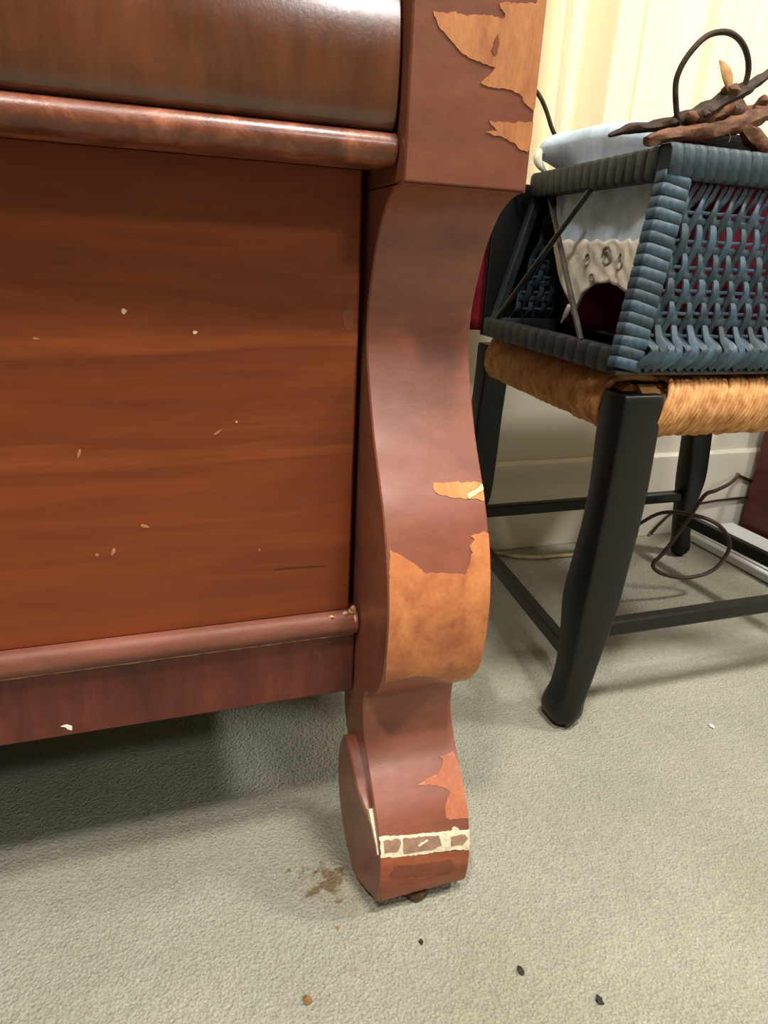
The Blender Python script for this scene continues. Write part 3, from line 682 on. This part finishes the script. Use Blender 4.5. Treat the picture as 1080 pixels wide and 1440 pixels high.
fo = thing('dark_backing', 'black folder added as dark shade between the basket back and the burgundy cushion', 'backing', (.58, .974, .455))  # added black boards standing in for the dark seen through the basket weave
obj('backing_board', boxbm(.490, .70, .970, .973, .457, .672), 'black', fo, bev=.0008)
obj('backing_board', boxbm(.490, .70, .979, .982, .457, .672), 'black', fo, bev=.0008); obj('backing_core', boxbm(.492, .698, .9735, .9785, .459, .669), 'black', fo)
cu = soft_box('cushion', 'burg', .480, .615, .990, 1.018, .458, .640, .006, 5); tag(cu, 'burgundy cushion standing behind the basket on the stool back edge', 'cushion')

# ---------------------------------------------------------------- dried branches lying on the basket
def rough_tube(pts, rads, sub=5, sides=10, rough=.35):
    P = catmull(pts, sub); n = len(P); rr = []
    for i in range(n):
        f = i/(n-1)*(len(rads)-1); k = min(int(f), len(rads)-2); rr.append((rads[k]+(rads[k+1]-rads[k])*(f-k))*(1+.22*noise.noise(P[i]*80)))
    return tubebm(P, rr, sides, rough=rough)
br = thing('branch', 'thick tan dried branch lying across the basket rim with a side knot', 'branch', (.60, .655, .685))
obj('stem', rough_tube([(.488, .648, .6865), (.512, .65, .6925), (.545, .652, .6985), (.58, .655, .706), (.615, .66, .717), (.66, .67, .735), (.72, .69, .752), (.80, .72, .765)], [.005, .0075, .0085, .0085, .0095, .0105, .011, .009]), 'bark', br)
obj('side_shoot', rough_tube([(.612, .656, .712), (.622, .652, .704), (.630, .648, .698), (.642, .646, .690), (.652, .645, .680)], [.005, .010, .009, .006, .0045]), 'bark', br)
obj('twig', tubebm(catmull([(.590, .651, .705), (.592, .648, .699), (.589, .646, .694)], 3), .0008, 5), 'bark_dark', br)
vn = thing('vine', 'dark twisted vine with a tall round loop on top of the basket', 'vine', (.56, .66, .69))
obj('stem', rough_tube([(.462, .675, .6925), (.485, .672, .7005), (.51, .668, .704), (.535, .666, .7115), (.565, .664, .722), (.592, .664, .737), (.614, .666, .748), (.640, .67, .763), (.69, .68, .795)], [.002, .005, .0055, .006, .0085, .009, .007, .005, .004]), 'bark_dark', vn)
obj('loop', tubebm(catmull([(.540, .664, .705), (.531, .662, .716), (.520, .658, .740), (.520, .655, .755), (.5275, .652, .770), (.541, .651, .783), (.5576, .650, .7885), (.574, .651, .788), (.5905, .654, .782), (.603, .657, .771), (.609, .66, .758), (.6075, .663, .742), (.602, .665, .735)], 6), .0029, 10), 'bark_dark', vn)
obj('stem', rough_tube([(.535, .671, .706), (.560, .668, .713), (.585, .666, .722), (.606, .664, .733), (.617, .665, .728), (.64, .67, .733)], [.004, .006, .009, .008, .006, .005]), 'bark', vn)
for i, (c, r) in enumerate((((.548, .660, .7150), (.008, .006, .006)), ((.563, .660, .7195), (.007, .006, .005)), ((.592, .660, .7435), (.010, .007, .007)), ((.604, .659, .7255), (.009, .007, .008)), ((.640, .664, .7395), (.006, .006, .006)))):
    blob('bud', 'bark_dark' if i % 2 else 'bark', c, r, vn, i, .4)
obj('twig', tubebm(catmull([(.612, .66, .722), (.620, .657, .728), (.626, .655, .739)], 3), [.0012, .0014, .0015, .0016, .0016, .0014, .001], 6), 'bark_dark', vn)
bm = bmesh.new()   # a dry leaf standing on the vine
L0, L1 = Vector((.588, .657, .7415)), Vector((.5655, .655, .7665)); ax = (L1-L0); sd_ = Vector((ax.z, 0, -ax.x)).normalized()
lv = []
for k in range(9):
    q = k/8; w_ = .0062*math.sin(math.pi*min(1, q*.93+.05))**.8
    c = L0+ax*q+Vector((0, -.003*math.sin(q*3), 0))
    lv.append([bm.verts.new(c-sd_*w_), bm.verts.new(c+Vector((0, .002, 0))), bm.verts.new(c+sd_*w_)])
for A, B in zip(lv, lv[1:]):
    for j in range(2): bm.faces.new((A[j], A[j+1], B[j+1], B[j]))
lf = obj('leaf', bm, 'leaf', vn, smooth=180); s = lf.modifiers.new('thick', 'SOLIDIFY'); s.thickness = .0008
hp = obj('vine_hoop', tubebm(catmull([(.590, .955, .66), (.585, .96, .70), (.575, .96, .727), (.5613, .96, .745), (.5489, .96, .766), (.5337, .96, .784), (.518, .96, .790), (.507, .96, .778), (.506, .96, .745), (.512, .957, .70), (.525, .955, .66)], 5), .0030, 10), 'bark_dark')
tag(hp, 'thin dark bent vine loop behind the blue cloth, beside the dresser post', 'vine')
tag(soft_box('red_yarn', 'burg', .535, .60, .648, .665, .668, .688, .006, 9), 'small frayed scrap of red cloth at the basket rim under the branch', 'cloth')

# ---------------------------------------------------------------- things on the floor
rb = thing('red_cabinet', 'low dark red lacquered cabinet behind the stool', 'cabinet', (1.48, .95, 0))
obj('body', boxbm(1.275, 1.70, .80, 1.115, .012, .37), 'redbox', rb, bev=.003)
obj('plinth', boxbm(1.282, 1.693, .807, 1.108, 0, .012), 'redbox', rb)
obj('top', boxbm(1.268, 1.707, .793, 1.12, .37, .388), 'redbox', rb, bev=.004)
for a, b in ((1.285, 1.485), (1.49, 1.69)):
    dr = obj('door', boxbm(a, b, .79, .80, .025, .36), 'redbox', rb, bev=.002)
    kx = b-.02 if a < 1.4 else a+.02
    obj('knob', tubebm([(kx, .79, .2), (kx, .776, .2), (kx, .77, .2)], [.004, .009, .006], 10), 'brass', dr)
tr = thing('white_tray', 'flat white plastic tray on the carpet beside the red cabinet', 'tray', (1.18, .92, 0))
obj('base', extrude_x([(.72, .001), (1.125, .001), (1.128, .006), (1.128, .016), (1.122, .020), (.723, .020), (.717, .016), (.717, .005)], 1.108, 1.262), 'white', tr, bev=.004)
obj('rim', boxbm(1.120, 1.250, .730, 1.115, .0202, .0232), 'white', tr, bev=.001)
K = .8866
ck = [(1.30, 1.137, .115), (1.245, 1.128, .135), (1.16, 1.05, .165), (1.05, .965, .182), (.930, .88, .205), (.885, .86, .204), (.8597, .86, .1572), (.8267, .86, .1063), (.8069, .86, .0809), (.8378, .86, .0594), (.8958, .86, .0473), (.9492, .86, .0585), (.9737, .862, .099), (.9516, .868, .1358), (.915, .89, .153), (.905, .97, .13), (.935, 1.08, .05), (.90, 1.105, .03), (.87, 1.115, .012), (.862, 1.125, .0045)]
cb = obj('power_cord', tubebm(catmull(ck, 6), .0036, 8), 'cordb'); tag(cb, 'brown electric cord coiled in a loop by the stool rear leg', 'cord')
cb2 = obj('power_cord', tubebm(catmull([(1.31, 1.136, .075), (1.25, 1.135, .075), (1.18, 1.134, .072), (1.10, 1.134, .06), (1.06, 1.134, .03), (1.04, 1.134, .005)], 5), .003, 8), 'cordb'); tag(cb2, 'short straight brown cord running along the baseboard to the red cabinet', 'cord')
cc = obj('cable', tubebm(catmull([(.50, 1.132, .0045), (.58, 1.13, .0045), (.645, 1.118, .0045), (.675, 1.096, .0045), (.71, 1.083, .0045), (.76, 1.079, .0045), (.82, 1.074, .0045), (.88, 1.072, .0045)], 5), .004, 8), 'cordc'); tag(cc, 'beige cable lying on the carpet below the baseboard', 'cable')
for i, (lab, x, y, r, m) in enumerate((('dark crumb on the carpet nearest the bottom right corner', .3139, .2927, .0028, 'dirt'), ('dark grey crumb on the carpet right of the dresser foot', .2629, .3338, .0028, 'dirt'), ('tiny dark crumb on the carpet just below the dresser foot', .1901, .3825, .0017, 'dirt'),
        ('tan leaf crumb on the carpet near the bottom edge', .0828, .3618, .0032, 'dirt2'), ('white lint speck on the carpet in front of the stool', .6733, .5546, .0030, 'lint'), ('smallest brown crumb on the carpet left of the dresser foot', .1228, .4164, .0014, 'dirt2'))):
    o = blob('crumb' if m != 'lint' else 'lint', m, (x, y, r*.55), (r, r*1.3, r*.6), None, i, .7)
    tag(o, lab, 'crumb' if m != 'lint' else 'lint', 'crumbs on the carpet')
